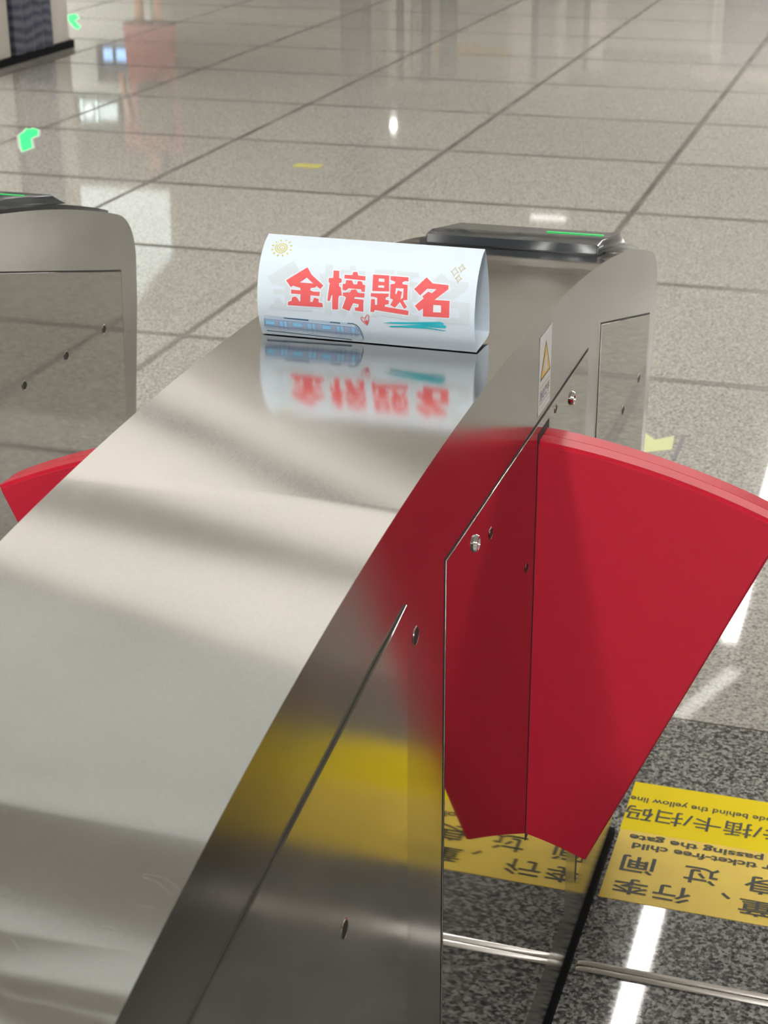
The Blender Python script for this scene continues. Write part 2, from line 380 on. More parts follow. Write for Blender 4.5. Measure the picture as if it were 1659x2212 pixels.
for x in (-6.7, -5.72):
    b = bmesh.new(); box(b, x, x + .02, 23.99, 24.01, 2.02, CEIL); mk('hanger', b, MT['frame_dark'], r)
for x, y, t in ((-7.3, 23.6, 'left one of the'), (-1.05, 19.3, 'right one of the')):
    b = bmesh.new(); bmesh.ops.create_cone(b, cap_ends=True, segments=20, radius1=.035, radius2=.04, depth=.03, matrix=Matrix.Translation((x, y, CEIL - .015)))
    props(mk('spot_lamp', b, MT['spot'], loc=(x, y, CEIL - .03)), 'small round ceiling spot lamp, %s two in the hall' % t, 'spot lamp')
# white hanging light box
r = empty('hanging_light_box', (-6.9, 13.9, 1.8), 'pale hanging light box with a cut corner beyond the gates', 'light box')
mk('lit_face', prism_y(bmesh.new(), [(-7.35, 1.85), (-6.42, 1.85), (-6.42, 2.45), (-6.6, 2.62), (-6.85, 2.98), (-7.35, 2.98)], 13.88, 13.90), MT['lightbox'], r)
mk('casing', prism_y(bmesh.new(), [(-7.37, 1.83), (-6.40, 1.83), (-6.40, 2.47), (-6.58, 2.64), (-6.83, 3.0), (-7.37, 3.0)], 13.90, 14.0), MT['frame'], r)
# lit signs hanging from the ceiling
def hanging_sign(name, x, y, z, w_, h, label):
    r = empty(name, (x, y, z), label, 'sign')
    b = bmesh.new(); box(b, x - w_ / 2, x + w_ / 2, y, y + .06, z - h / 2, z + h / 2, .01); mk('sign_case', b, MT['frame_dark'], r, smooth=True)
    for s in (-1, 1):
        b = bmesh.new(); box(b, x + s * w_ * .35 - .01, x + s * w_ * .35 + .01, y + .02, y + .04, z + h / 2, CEIL); mk('hanger', b, MT['frame_dark'], r)
    return r
def floor_shape(pts, label):  # glowing green outline laid on the floor; its nature is unknown
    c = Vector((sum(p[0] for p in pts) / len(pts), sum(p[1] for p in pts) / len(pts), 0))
    r = empty('green_floor_shape', c, label, 'floor light')
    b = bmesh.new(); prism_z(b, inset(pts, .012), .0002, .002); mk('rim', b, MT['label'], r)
    b = bmesh.new(); prism_z(b, pts, .002, .0035); mk('glow_shape', b, MT['greenglow'], r)
floor_shape([(-5.931, 11.306), (-5.901, 11.373), (-5.776, 11.158), (-5.76, 11.057), (-5.555, 10.747), (-5.51, 10.632), (-5.575, 10.704), (-5.807, 11.069)],
            'green glowing arrow shape lying on the floor past the beige column')
floor_shape([(-4.029, 7.106), (-4.055, 7.207), (-4.083, 7.273), (-4.049, 7.246), (-4.054, 7.282), (-4.013, 7.256), (-3.947, 7.129), (-3.949, 7.093), (-3.944, 7.059), (-3.834, 6.866), (-3.833, 6.774), (-3.899, 6.881)],
            'small green glowing shape lying on the floor beside the left gate')
r = hanging_sign('wayfinding_sign', -10.35, 20.4, 2.40, .62, .30, 'hanging wayfinding sign with white lit symbol and lines of text')
b = bmesh.new(); box(b, -10.62, -10.38, 20.385, 20.4, 2.28, 2.30); box(b, -10.62, -10.38, 20.385, 20.4, 2.50, 2.52); box(b, -10.62, -10.60, 20.385, 20.4, 2.28, 2.52); box(b, -10.40, -10.38, 20.385, 20.4, 2.28, 2.52)
bmesh.ops.create_cone(b, cap_ends=True, segments=24, radius1=.075, radius2=.075, depth=.015, matrix=Matrix.Translation((-10.5, 20.39, 2.40)) @ Matrix.Rotation(pi / 2, 4, 'X'))
mk('pictogram', b, MT['whitesign'], r)
b = bmesh.new()
for k in range(4): box(b, -10.35, -10.08 - .02 * (k % 2), 20.385, 20.4, 2.30 + k * .055, 2.33 + k * .055)
mk('sign_text', b, MT['whitesign'], r)
r = empty('ticket_machine', (-8.4, 16.9, 0), 'pale ticket machine with a blue screen beside the person', 'ticket machine')
b = bmesh.new(); box(b, -8.95, -7.9, 16.9, 17.5, .05, 1.55, .03); mk('body', b, MT['machine'], r, smooth=True)
b = bmesh.new(); box(b, -8.55, -8.02, 16.87, 16.9, 1.02, 1.42, .005); mk('display_bezel', b, MT['machine_dark'], r)
b = bmesh.new(); box(b, -8.46, -8.36, 16.86, 16.87, 1.06, 1.18); box(b, -8.31, -8.06, 16.86, 16.87, 1.06, 1.18); mk('screen', b, MT['bluescreen'], r)
b = bmesh.new(); box(b, -8.9, -7.95, 16.93, 17.45, 0, .05); mk('plinth', b, MT['dark'], r)

# ------------------------------------------------------------------ a person standing beyond, mirrored in the floor
def skin_mesh(name, verts, edges, m, parent, root=0, sub=2):
    me = bpy.data.meshes.new(name); base = world_loc(parent) if parent else Vector((0, 0, 0))
    me.from_pydata([Vector(v[0]) - base for v in verts], edges, []); me.materials.append(m)
    o = bpy.data.objects.new(name, me); COL.objects.link(o)
    if parent: o.parent = parent
    md = o.modifiers.new('skin', 'SKIN'); md.use_smooth_shade = True
    for i, v in enumerate(verts):
        s = me.skin_vertices[0].data[i]; rr = v[1]; s.radius = rr if isinstance(rr, tuple) else (rr, rr); s.use_root = (i == root)
    sb = o.modifiers.new('sub', 'SUBSURF'); sb.levels = sub; sb.render_levels = sub
    return o
PX, PY = -6.38, 13.6
pr = empty('person', (PX, PY, 0), 'person in a long pink dress with a grey green shoulder bag, standing beyond the gates', 'person')
def P(x, y, z): return (PX + x, PY + y, z)
vs = [(P(0, 0, .95), (.15, .11)), (P(0, 0, 1.15), (.12, .09)), (P(0, 0, 1.33), (.15, .10)), (P(0, 0, 1.43), (.06, .055)), (P(0, -.01, 1.50), (.05, .055)),
      (P(0, -.015, 1.57), (.075, .09)), (P(0, -.01, 1.64), (.07, .085)),
      (P(-.17, 0, 1.38), .05), (P(-.23, .01, 1.12), .038), (P(-.23, -.08, .90), .028), (P(-.23, -.11, .83), .026),
      (P(.17, 0, 1.38), .05), (P(.23, .01, 1.12), .038), (P(.22, -.10, .92), .028), (P(.21, -.14, .85), .026),
      (P(-.09, 0, .88), .085), (P(-.09, -.01, .48), .055), (P(-.09, .01, .25), .045), (P(-.09, .02, .07), .035), (P(-.09, -.12, .03), .03),
      (P(.09, 0, .88), .085), (P(.09, -.01, .48), .055), (P(.09, .01, .25), .045), (P(.09, .02, .07), .035), (P(.09, -.12, .03), .03)]
es = [(0, 1), (1, 2), (2, 3), (3, 4), (4, 5), (5, 6), (2, 7), (7, 8), (8, 9), (9, 10), (2, 11), (11, 12), (12, 13), (13, 14), (0, 15), (15, 16), (16, 17), (17, 18), (18, 19), (0, 20), (20, 21), (21, 22), (22, 23), (23, 24)]
for hx, hi, s in ((-.23, 10, -1), (.21, 14, 1)):                       # four fingers and a thumb on each hand
    for k in range(4):
        i0 = len(vs); fx = (k - 1.5) * .015
        vs += [(P(hx + fx, -.12 if s < 0 else -.15, .79), .009), (P(hx + fx, -.125 if s < 0 else -.155, .755 + abs(k - 1.5) * .006), .008), (P(hx + fx, -.115 if s < 0 else -.145, .73 + abs(k - 1.5) * .008), .006)]
        es += [(hi, i0), (i0, i0 + 1), (i0 + 1, i0 + 2)]
    i0 = len(vs); vs += [(P(hx - s * .03, -.14 if s < 0 else -.17, .80), .010), (P(hx - s * .035, -.15 if s < 0 else -.18, .77), .008)]; es += [(hi, i0), (i0, i0 + 1)]
skin_mesh('body', vs, es, MT['skin'], pr)
def lathe(bm, prof, cx, cyy, sx=1, sy=1, n=28):
    rings = []
    for r_, z in prof: rings.append([bm.verts.new((cx + sx * r_ * math.cos(2 * pi * i / n), cyy + sy * r_ * math.sin(2 * pi * i / n), z)) for i in range(n)])
    for a, b_ in zip(rings, rings[1:]):
        for i in range(n): bm.faces.new((a[i], a[(i + 1) % n], b_[(i + 1) % n], b_[i]))
    return rings
b = bmesh.new(); rr = lathe(b, [(.235, .34), (.225, .55), (.215, .75), (.20, .92), (.165, 1.12), (.185, 1.28), (.20, 1.36), (.15, 1.42), (.075, 1.455)], PX, PY, 1, .72)
mk('dress', b, MT['dress'], pr, smooth=True, angle=80)
for s in (-1, 1):
    b = bmesh.new(); lathe(b, [(.062, 1.42), (.075, 1.36), (.072, 1.25), (.066, 1.16)], PX + s * .205, PY, 1, 1, 14)
    mk('sleeve', b, MT['dress'], pr, smooth=True, angle=80)
b = bmesh.new(); bmesh.ops.create_uvsphere(b, u_segments=20, v_segments=12, radius=1, matrix=Matrix.Translation((PX, PY + .03, 1.60)) @ Matrix.Diagonal((.098, .10, .10, 1)))
lathe(b, [(.09, 1.62), (.105, 1.50), (.11, 1.36), (.10, 1.22), (.07, 1.15)], PX, PY + .075, 1, .45)
mk('hair', b, MT['hair'], pr, smooth=True, angle=80)
for s in (-1, 1):
    b = bmesh.new(); bmesh.ops.create_uvsphere(b, u_segments=8, v_segments=6, radius=.011, matrix=Matrix.Translation((PX + s * .03, PY - .098, 1.585)))
    mk('eye', b, MT['hair'], pr)
b = bmesh.new(); bmesh.ops.create_cone(b, cap_ends=True, segments=8, radius1=.014, radius2=.004, depth=.035, matrix=Matrix.Translation((PX, PY - .108, 1.565)))
mk('nose', b, MT['skin'], pr)
b = bmesh.new(); box(b, PX - .022, PX + .022, PY - .102, PY - .09, 1.528, 1.535); mk('mouth', b, MT['dress'], pr)
for s in (-1, 1):
    b = bmesh.new(); box(b, PX + s * .09 - .045, PX + s * .09 + .045, PY - .17, PY + .075, 0, .065, .02); mk('shoe', b, MT['shoe'], pr, smooth=True)
b = bmesh.new(); box(b, PX - .02, PX + .29, PY - .30, PY - .19, .80, 1.22, .04, 3)
bg = mk('shoulder_bag', b, MT['bag'], loc=(PX + .14, PY - .18, .8), smooth=True)
props(bg, 'grey green bag carried by the person in pink', 'bag')
b = bmesh.new()
for t in range(16):
    a0, a1 = t / 16 * pi, (t + 1) / 16 * pi
    def q(a): return Vector((PX + .13 + .13 * math.cos(a), PY - .245, 1.2 + .20 * math.sin(a)))
    p0, p1 = q(a0), q(a1); o_ = Vector((0, 0, .012)) if abs(math.cos(a0)) < .7 else Vector((.012, 0, 0))
    vv = [b.verts.new(c) for c in (p0 - o_, p1 - o_, p1 + o_, p0 + o_)]; f = b.faces.new(vv)
    ex = bmesh.ops.extrude_face_region(b, geom=[f]); bmesh.ops.translate(b, verts=[v for v in ex['geom'] if isinstance(v, bmesh.types.BMVert)], vec=(0, .012, 0))
mk('strap', b, MT['bag'], bg)

# ================================================================== fare gates
YC = 1.42
def ztop(y): t = y - YC; return 1.0122 - .1179 * t * t - .0379 * t ** 4
def gate_outline():
    top = [(y, ztop(y)) for y in [YC - .885 + 1.77 * i / 90 for i in range(91)]]
    def corner(s):
        y0, z0 = YC + s * .885, ztop(YC + s * .885)
        p0 = Vector((y0, z0)); p1 = Vector((YC + s * .935, .878)); p2 = Vector((YC + s * .936, .82))
        return [tuple((1 - t) ** 2 * p0 + 2 * t * (1 - t) * p1 + t * t * p2) for t in [i / 10 for i in range(1, 11)]]
    far = corner(1) + [(YC + .93, .75), (YC + .905, .60), (YC + .86, .35), (YC + .80, .02)]
    near = [(2 * YC - y, z) for y, z in far][::-1]
    return near + top + far
FAN_X, FAN_Z, RO, RI, A0 = -.086, .025, .86, .394, math.radians(66.8)   # from the cabinet side, inside it
def fan_pts(ro, ri, a0):   # outer arc, then inner arc
    a1o = math.acos(FAN_X * -1 / ro); a1i = math.acos(-FAN_X / ri)
    o_ = [(FAN_X + ro * math.cos(a), FAN_Z + ro * math.sin(a)) for a in [a0 + (a1o - a0) * i / 30 for i in range(31)]]
    i_ = [(FAN_X + ri * math.cos(a), FAN_Z + ri * math.sin(a)) for a in [a1i + (a0 - a1i) * i / 16 for i in range(17)]]
    return o_ + i_
def disc(bm, x, y, z, r_, s, th=.001):
    bmesh.ops.create_cone(bm, cap_ends=True, segments=24, radius1=r_, radius2=r_, depth=th, matrix=Matrix.Translation((x + s * th / 2, y, z)) @ Matrix.Rotation(pi / 2, 4, 'Y'))
def ring(bm, x, y, z, r0, r1, s, th):
    n = 28; V = []
    for k, (rad, dx_) in enumerate(((r0, 0), (r0 + (r1 - r0) * .3, th), (r0 + (r1 - r0) * .7, th), (r1, 0))):
        V.append([bm.verts.new((x + s * dx_, y + rad * math.cos(2 * pi * i / n), z + rad * math.sin(2 * pi * i / n))) for i in range(n)])
    for a, b_ in zip(V, V[1:]):
        for i in range(n): bm.faces.new((a[i], a[(i + 1) % n], b_[(i + 1) % n], b_[i]))
PANELS = [   # outlines in (y, z): near door, middle door, far door
    ('near_panel', [(.60, .12), (1.117, .12), (1.117, .915), (1.04, .9045), (.965, .8925), (.90, .8835), (.837, .8745), (.765, .8635), (.69, .851), (.60, .834)], 'satin'),
    ('middle_panel', [(1.231, .12), (1.837, .12), (1.837, .8985), (1.231, .9015)], 'mirror'),
    ('far_panel', [(1.916, .12), (2.20, .12), (2.285, .60), (2.299, .810), (1.916, .906)], 'mirror')]
PANELS_FAR = [('far_panel', [(1.80, .12), (2.20, .12), (2.285, .60), (2.299, .810), (1.80, .935)], 'mirror')]
def build_gate(xr, label, sides, panels=PANELS):
    """xr: x of the right face.  sides: {+1: flap y or None, -1: ...}"""
    xl = xr - .268; xc = (xr + xl) / 2
    g = empty('fare_gate', (xc, YC, 0), label, 'fare gate', 'fare gates in a row')
    del g['group']
    bm = prism_x(bmesh.new(), gate_outline(), xl, xr, .006, 3)
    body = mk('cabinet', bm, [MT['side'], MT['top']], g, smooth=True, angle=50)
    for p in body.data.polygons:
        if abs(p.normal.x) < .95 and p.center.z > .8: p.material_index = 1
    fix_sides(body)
    wm = body.modifiers.new('weighted_normals', 'WEIGHTED_NORMAL'); wm.keep_sharp = True; wm.weight = 100; wm.mode = 'FACE_AREA'
    boxo('base_seal', MT['skirting'], xl - .005, xr + .005, YC - .80, YC + .80, 0, .012, g)
    for s, fy in sides.items():
        xs = xr if s > 0 else xl
        for nm, pts, m in panels:
            bm = bmesh.new(); th = .0022 if nm == 'near_panel' else .0012; prism_x(bm, pts, xs - .0005 * s, xs + th * s, 0)
            es = [e for e in bm.edges if all(abs(v.co.x - (xs + th * s)) < 1e-6 for v in e.verts)]
            bmesh.ops.bevel(bm, geom=es, offset=th * .8, segments=2, affect='EDGES', profile=.5)
            pn = mk(nm, bm, MT[m], g, smooth=True, angle=60); fix_sides(pn)
            out = inset(pts, .0002 if nm == 'near_panel' else .0020)
            bm = bmesh.new(); prism_x(bm, out, xs - .0004 * s, xs + .0003 * s, 0); mk('panel_gap', bm, MT['dark'], pn)
        # holes, locks
        X1 = xs + .0012 * s
        for (y, z, r_) in ((1.383, .862, .006), (1.54, .757, .006), (2.228, .738, .007), (2.105, .734, .007), (1.979, .730, .007), (1.60, .415, .005), (1.66, .888, .005)):
            bm = bmesh.new(); disc(bm, X1, y, z, r_ * .85, s, .0003); h = mk('screw_hole', bm, MT['dark'], g)
            bm = bmesh.new(); ring(bm, X1, y, z, r_ * .8, r_ * 1.1, s, .0006); mk('hole_rim', bm, MT['satin'], h, smooth=True)
        for xo, y, z in ((0, 1.145, .874), (.0022, .956, .729)):
            bm = bmesh.new(); disc(bm, xs + xo * s, y, z, .0075, s, .0004); h = mk('screw_hole', bm, MT['dark'], g)
            bm = bmesh.new(); ring(bm, xs + xo * s, y, z, .0068, .0086, s, .0006); mk('hole_rim', bm, MT['satin'], h, smooth=True)
        for y, z in ((1.327, .876), (1.748, .870)):
            bm = bmesh.new(); ring(bm, X1, y, z, .0042, .0085, s, .003); disc(bm, X1, y, z, .0045, s, .0012); h = mk('door_lock', bm, MT['chrome'], g, smooth=True)
            bm = bmesh.new(); box(bm, X1 + s * .0012, X1 + s * .0016, y - .0008, y + .0008, z - .003, z + .003); mk('keyhole', bm, MT['dark'], h)
        if fy is None: continue
        # slot and flap
        sl = [(fy - .002, .404), (fy + .049, .404), (fy + .049, .889), (fy - .002, .889)]
        bm = bmesh.new(); prism_x(bm, sl, xs + .0010 * s, xs + .0016 * s); mk('flap_slot', bm, MT['dark'], g)
        ro_, a0_ = (RO, A0) if s > 0 else (.872, math.radians(65.0))
        fl = [((xs + s * px), pz) for px, pz in fan_pts(ro_, RI, a0_)]
        fl2 = [((xs + s * px), pz) for px, pz in fan_pts(ro_ - .0035, RI + .003, a0_ + .003)]
        bm = bmesh.new()
        prism_y(bm, fl, fy + .0045, fy + .0235, .0016, 2)
        prism_y(bm, fl, fy + .0243, fy + .0455, .0030, 3)
        prism_y(bm, fl2, fy, fy + .0046, .0012, 2)
        f = mk('flap', bm, MT['red'], g, smooth=True, angle=40); f['label'] = 'red fan shaped barrier flap'; fix_sides(f, 1, .999, .01)
    # card reader on the far end of the top
    x0, x1 = xc - .110, xc + .112
    ys = [1.984 + .333 * i / 24 for i in range(25)]
    bm = bmesh.new(); prism_x(bm, [(y, ztop(y) + .0060) for y in ys] + [(y, ztop(y) - .002) for y in ys[::-1]], x0, x1, .002, 2)
    cr = mk('card_reader', bm, MT['black'], g, smooth=True)
    a, b_ = xc - .100, xc + .115
    yf = 1.980
    bm = bmesh.new(); prism_x(bm, [(yf, ztop(yf) + .002), (yf, ztop(yf) + .0125), (yf + .03, ztop(yf) + .0115), (yf + .16, ztop(yf + .16) + .020), (yf + .20, ztop(yf + .2) + .008)], a, b_, .0018, 2)
    gl = mk('reader_glass', bm, MT['blackglass'], cr, smooth=True)
    bm = bmesh.new(); yq = yf + .10; zq = ztop(yf) + .0115 + (ztop(yf + .16) + .020 - ztop(yf) - .0115) * (.07 / .13)
    box(bm, b_ - .085, b_ - .012, yq, yq + .003, zq - .001, zq + .0006); mk('status_light', bm, MT['green'], cr)
    return g
XR = -.337
main = build_gate(XR, 'large brushed steel fare gate in front with the white tent card on top', {1: 1.578, -1: 1.453})
left = build_gate(-1.150, 'brushed steel fare gate at the left edge, second in the row', {1: None}, PANELS_FAR)
right = build_gate(.476, 'brushed steel fare gate on the right side of the aisle with the floor stickers', {-1: 1.578})

# hairline scratches worn into the top of the front gate
b = bmesh.new(); rs = random.Random(11)
for k in range(50):
    near = k < 26
    sx, sy_ = (rs.uniform(-.46, -.35), rs.uniform(.60, .70)) if near else (rs.uniform(-.45, -.355), rs.uniform(1.53, 1.66))
    L, a0 = (rs.uniform(.006, .030), rs.gauss(.1, .35)) if near else (rs.uniform(.004, .012), rs.gauss(-.1, .15))
    wd_ = rs.uniform(.00003, .00008); pv = None
    for i in range(6):
        t = i / 5 - .5; x_ = sx + L * t * math.cos(a0) ; y_ = sy_ + L * t * math.sin(a0) + (L * .12 * (1 - 4 * t * t) if near else 0)
        cur = [b.verts.new((x_, y_ - wd_, ztop(y_ - wd_) + .00012)), b.verts.new((x_, y_ + wd_, ztop(y_ + wd_) + .00012))]
        if pv: b.faces.new((pv[0], cur[0], cur[1], pv[1]))
        pv = cur
mk('scratches', b, mat('scratched_steel', (.50, .49, .48), .5, metal=.7), main, recalc=False)

# ------------------------------------------------------------------ printing helpers
def tess(bm, polys, fn):
    """polys: list of [outer, hole, ...] in 2-D; fn lifts a 2-D point onto the surface"""
    for loops in polys:
        vl = [[Vector((p[0], p[1], 0)) for p in lp] for lp in loops]
        tris = tessellate_polygon(vl); flat = [p for lp in vl for p in lp]
        vv = [bm.verts.new((p.x, p.y, 0)) for p in flat]
        for t in tris:
            try: bm.faces.new([vv[i] for i in t])
            except ValueError: pass
    v0, v1 = min(v.co.y for v in bm.verts), max(v.co.y for v in bm.verts)
    step = 3.0; v = math.ceil(v0 / step) * step
    while v < v1 and fn.__name__ == 'card':
        bmesh.ops.bisect_plane(bm, geom=bm.verts[:] + bm.edges[:] + bm.faces[:], plane_co=(0, v, 0), plane_no=(0, 1, 0)); v += step
    for vt in bm.verts: vt.co = fn(vt.co.x, vt.co.y, vt.co.z)
    return bm
def stroke(pts, w0, w1=None):
    """polyline -> list of quads of the given width"""
    out = []; n = len(pts); w1 = w0 if w1 is None else w1
    L = []; R = []
    for i, p in enumerate(pts):
        a = Vector(pts[max(0, i - 1)]); c = Vector(pts[min(n - 1, i + 1)]); d = (c - a).normalized() if (c - a).length else Vector((1, 0))
        nn = Vector((-d.y, d.x)) * (w0 + (w1 - w0) * i / max(1, n - 1)) / 2
        L.append(tuple(Vector(p) + nn)); R.append(tuple(Vector(p) - nn))
    for i in range(n - 1): out.append([[L[i], L[i + 1], R[i + 1], R[i]]])
    return out

# ------------------------------------------------------------------ the paper tent card
def catmull(P_, n=8):
    P_ = [Vector(p) for p in P_]; P_ = [2 * P_[0] - P_[1]] + P_ + [2 * P_[-1] - P_[-2]]; o = []
    for i in range(1, len(P_) - 2):
        a, b_, c, d = P_[i - 1:i + 3]
        for k in range(n):
            t = k / n; o.append(.5 * ((2 * b_) + (c - a) * t + (2 * a - 5 * b_ + 4 * c - d) * t * t + (3 * b_ - a - 3 * c + d) * t ** 3))
    o.append(P_[-2]); return o
FRONT = catmull([(1.470, 1.1035), (1.458, 1.097), (1.445, 1.083), (1.4375, 1.065), (1.435, 1.047), (1.438, 1.028), (1.445, 1.0130)])
BACK = catmull([(1.470, 1.1035), (1.479, 1.088), (1.486, 1.068), (1.4905, 1.045), (1.4925, 1.0190)])
FOLD = [Vector((1.4925, 1.0190)), Vector((1.488, 1.0160)), Vector((1.478, 1.0145)), Vector((1.446, 1.0136))]
ARC = [0.0]
for a, b_ in zip(FRONT, FRONT[1:]): ARC.append(ARC[-1] + (b_ - a).length)
CX = -.473
tc = empty('tent_card', (CX, 1.468, 1.0125), 'white folded paper tent card with red lettering standing on the steel gate', 'tent card')
def sheet(name, line, m, th=.0003, x0=CX - .1052, x1=CX + .1052):
    bm = bmesh.new(); n = len(line); nr = []
    for i in range(n):
        d = (line[min(n - 1, i + 1)] - line[max(0, i - 1)]).normalized(); nr.append(Vector((-d.y, d.x)) * th)
    prism_x(bm, [tuple(p) for p in line] + [tuple(p + q) for p, q in zip(line[::-1], nr[::-1])], x0, x1)
    return mk(name, bm, m, tc, smooth=True, angle=60)
front = sheet('front_face', FRONT, MT['paper'])
sheet('back_face', BACK, MT['paper'], -.0003)
sheet('base_tab', FOLD, MT['paper'], -.0003)
def make_card(eps):
    def card(u, v, z):
        s = min(max(v / 1000, 0), ARC[-1] - 1e-6); i = 0
        while ARC[i + 1] < s: i += 1
        t = (s - ARC[i]) / (ARC[i + 1] - ARC[i]); p = FRONT[i].lerp(FRONT[i + 1], t)
        d = (FRONT[min(i + 2, len(FRONT) - 1)] - FRONT[max(i - 1, 0)]).normalized(); nn = Vector((d.y, -d.x))
        if nn.x > 0: nn = -nn
        p = p + nn * eps
        return Vector((CX + u / 1000, p.x, p.y))
    return card
def ink(name, polys, m, layer):
    o = mk(name, tess(bmesh.new(), polys, make_card(.00038 + .00012 * layer)), MT[m], front, recalc=False)
    return o
GLYPHS = [[[[-57.3,35.2],[-52.2,41.8],[-40.0,50.6],[-42.6,54.2],[-46.6,51.8],[-48.0,53.2],[-52.2,53.9],[-52.4,56.0],[-49.7,57.0],[-43.0,56.7],[-43.3,60.6],[-52.0,60.6],[-52.1,66.9],[-49.9,66.4],[-48.4,62.4],[-44.0,63.3],[-43.9,66.5],[-40.2,66.9],[-39.7,70.8],[-74.5,71.6],[-74.1,68.3],[-70.7,67.2],[-70.3,64.0],[-67.3,62.7],[-65.1,63.8],[-63.2,66.9],[-62.0,67.0],[-61.9,60.4],[-71.3,60.4],[-71.3,56.8],[-62.1,56.8],[-62.3,54.6],[-66.9,53.7],[-69.6,53.0],[-71.8,54.6],[-76.9,48.7]],[[-56.7,44.7],[-50.1,49.6],[-63.1,49.6]]],[[[-31.5,36.2],[-25.9,36.2],[-25.3,42.7],[-22.7,43.4],[-22.6,46.6],[-25.0,47.3],[-24.6,50.2],[-22.9,51.1],[-21.3,58.4],[-24.0,58.9],[-24.6,60.6],[-24.9,71.8],[-30.6,71.9],[-30.6,58.5],[-31.6,59.3],[-33.0,64.4],[-35.3,64.3],[-33.9,47.9],[-35.1,47.4],[-35.4,43.4],[-31.1,43.1]]],[[[-13.0,39.1],[-12.5,36.3],[-8.7,35.8],[-7.1,39.1],[-0.2,39.3],[-0.0,43.1],[-20.3,42.8],[-20.4,39.4]]],[[[-18.3,44.1],[-12.6,44.0],[-10.9,47.3],[-7.6,47.3],[-6.9,44.0],[-3.1,44.2],[-1.7,47.0],[0.6,47.5],[0.5,53.6],[-2.5,53.5],[-3.2,51.4],[-15.3,51.4],[-17.8,53.6],[-21.0,53.3],[-21.3,47.9],[-18.7,47.4]]],[[[-12.6,52.5],[-8.1,51.8],[-6.2,54.6],[0.4,55.0],[0.3,58.6],[-8.8,58.8],[-9.3,60.3],[-0.2,60.6],[-0.3,71.8],[-8.2,71.4],[-8.6,68.4],[-5.2,68.1],[-4.8,65.2],[-10.1,64.5],[-14.0,72.2],[-20.8,70.2],[-17.3,60.0],[-18.3,59.0],[-20.6,58.5],[-20.4,55.7],[-13.6,54.9]]],[[[6.9,37.1],[22.4,36.9],[23.6,51.3],[7.7,52.1]],[[12.7,40.2],[18.3,40.3],[18.4,43.2],[12.9,43.0]],[[13.0,46.5],[18.6,46.3],[18.7,48.4],[13.0,48.5]]],[[[6.5,54.1],[23.6,53.3],[23.6,56.0],[21.0,56.9],[20.7,58.8],[24.1,59.4],[24.1,62.7],[20.2,63.8],[20.6,65.3],[43.0,67.3],[42.8,71.6],[10.8,69.2],[10.0,71.2],[6.6,71.3],[7.0,59.5],[10.6,59.3],[11.1,64.5],[13.0,64.1],[12.9,58.1],[10.6,57.3],[6.5,57.1]]],[[[23.7,37.2],[40.8,37.2],[41.2,40.9],[37.8,40.9],[35.4,42.2],[36.1,43.8],[40.9,44.1],[41.6,57.8],[38.7,57.8],[37.7,58.6],[41.6,64.0],[38.9,65.9],[34.6,60.0],[30.3,65.4],[25.6,63.5],[28.0,58.3],[25.1,57.4],[24.6,44.8],[28.4,43.8],[28.8,42.2],[24.2,40.9]],[[30.0,47.8],[37.3,47.6],[37.3,55.7],[35.1,57.7],[36.2,50.7],[32.0,49.6],[30.8,53.2],[29.7,52.8]]],[[[57.8,35.9],[64.1,40.9],[79.1,41.4],[79.3,45.1],[67.3,55.5],[81.5,55.3],[81.7,70.7],[56.8,71.5],[56.9,64.2],[52.8,66.7],[49.0,62.3],[56.9,54.9],[55.6,53.3],[60.8,48.5],[64.3,49.8],[68.2,45.9],[59.5,46.1],[53.4,52.6],[47.2,47.4]],[[66.4,60.1],[73.7,60.0],[73.8,66.4],[66.4,66.7]]]]

gc = (2.5, 54.0)
ink('pale_background_lettering', [[[((p[0] - gc[0]) * 1.24 + gc[0], (p[1] - gc[1]) * 1.30 + gc[1]) for p in lp] for lp in loops] for loops in GLYPHS], 'ink_ghost', 0)
def grow(lp, d):
    return inset(lp, d)
ink('lettering_outline', [[grow(loops[0], 1.1)] for loops in GLYPHS], 'ink_white', 1)
ink('red_lettering', GLYPHS, 'ink_red', 2)
# sun: a spiral and short rays
sp_ = []
for i in range(70):
    t = i / 69; a = t * 2 * pi * 2.6; r_ = 1.2 + 5.4 * t; sp_.append((-86.7 + r_ * math.cos(a), 17.4 + r_ * math.sin(a) * .95))
pol = stroke(sp_, .8)
for k in range(12):
    a = k / 12 * 2 * pi + .2; c, s = math.cos(a), math.sin(a)
    pol += stroke([(-86.7 + 8.3 * c, 17.4 + 7.8 * s), (-86.7 + 10.4 * c, 17.4 + 9.8 * s)], 1.5, 1.0)
ink('sun_drawing', pol, 'ink_yellow', 1)
pol = []
for cx, cv, r_ in ((82.9, 28.8, 4.6), (88.9, 24.8, 4.2), (87.5, 34.8, 3.8)):
    pts = []
    for k in range(33):
        a = k / 32 * 2 * pi; rr_ = r_ / (abs(math.cos(a)) ** .65 + abs(math.sin(a)) ** .65) ** (1 / .65)
        pts.append((cx + rr_ * math.cos(a) * .85, cv + rr_ * math.sin(a) * 1.1))
    pol += stroke(pts, .55)
ink('sparkle_drawings', pol, 'ink_gold', 3)
# underline strokes
pol = [[[(18.0, 81.3), (26, 79.6), (45, 78.0), (73, 75.2), (76.5, 76.2), (76.3, 77.9), (60, 79.0), (78, 78.3), (78.8, 79.8), (77.6, 81.3), (58, 81.6), (79, 83.6), (76, 84.3), (60, 83.2), (36, 84.2), (25, 84.9), (24, 83.6), (36, 82.4), (56, 79.2), (36, 80.8)]]]
ink('teal_underline', pol, 'ink_teal', 1)
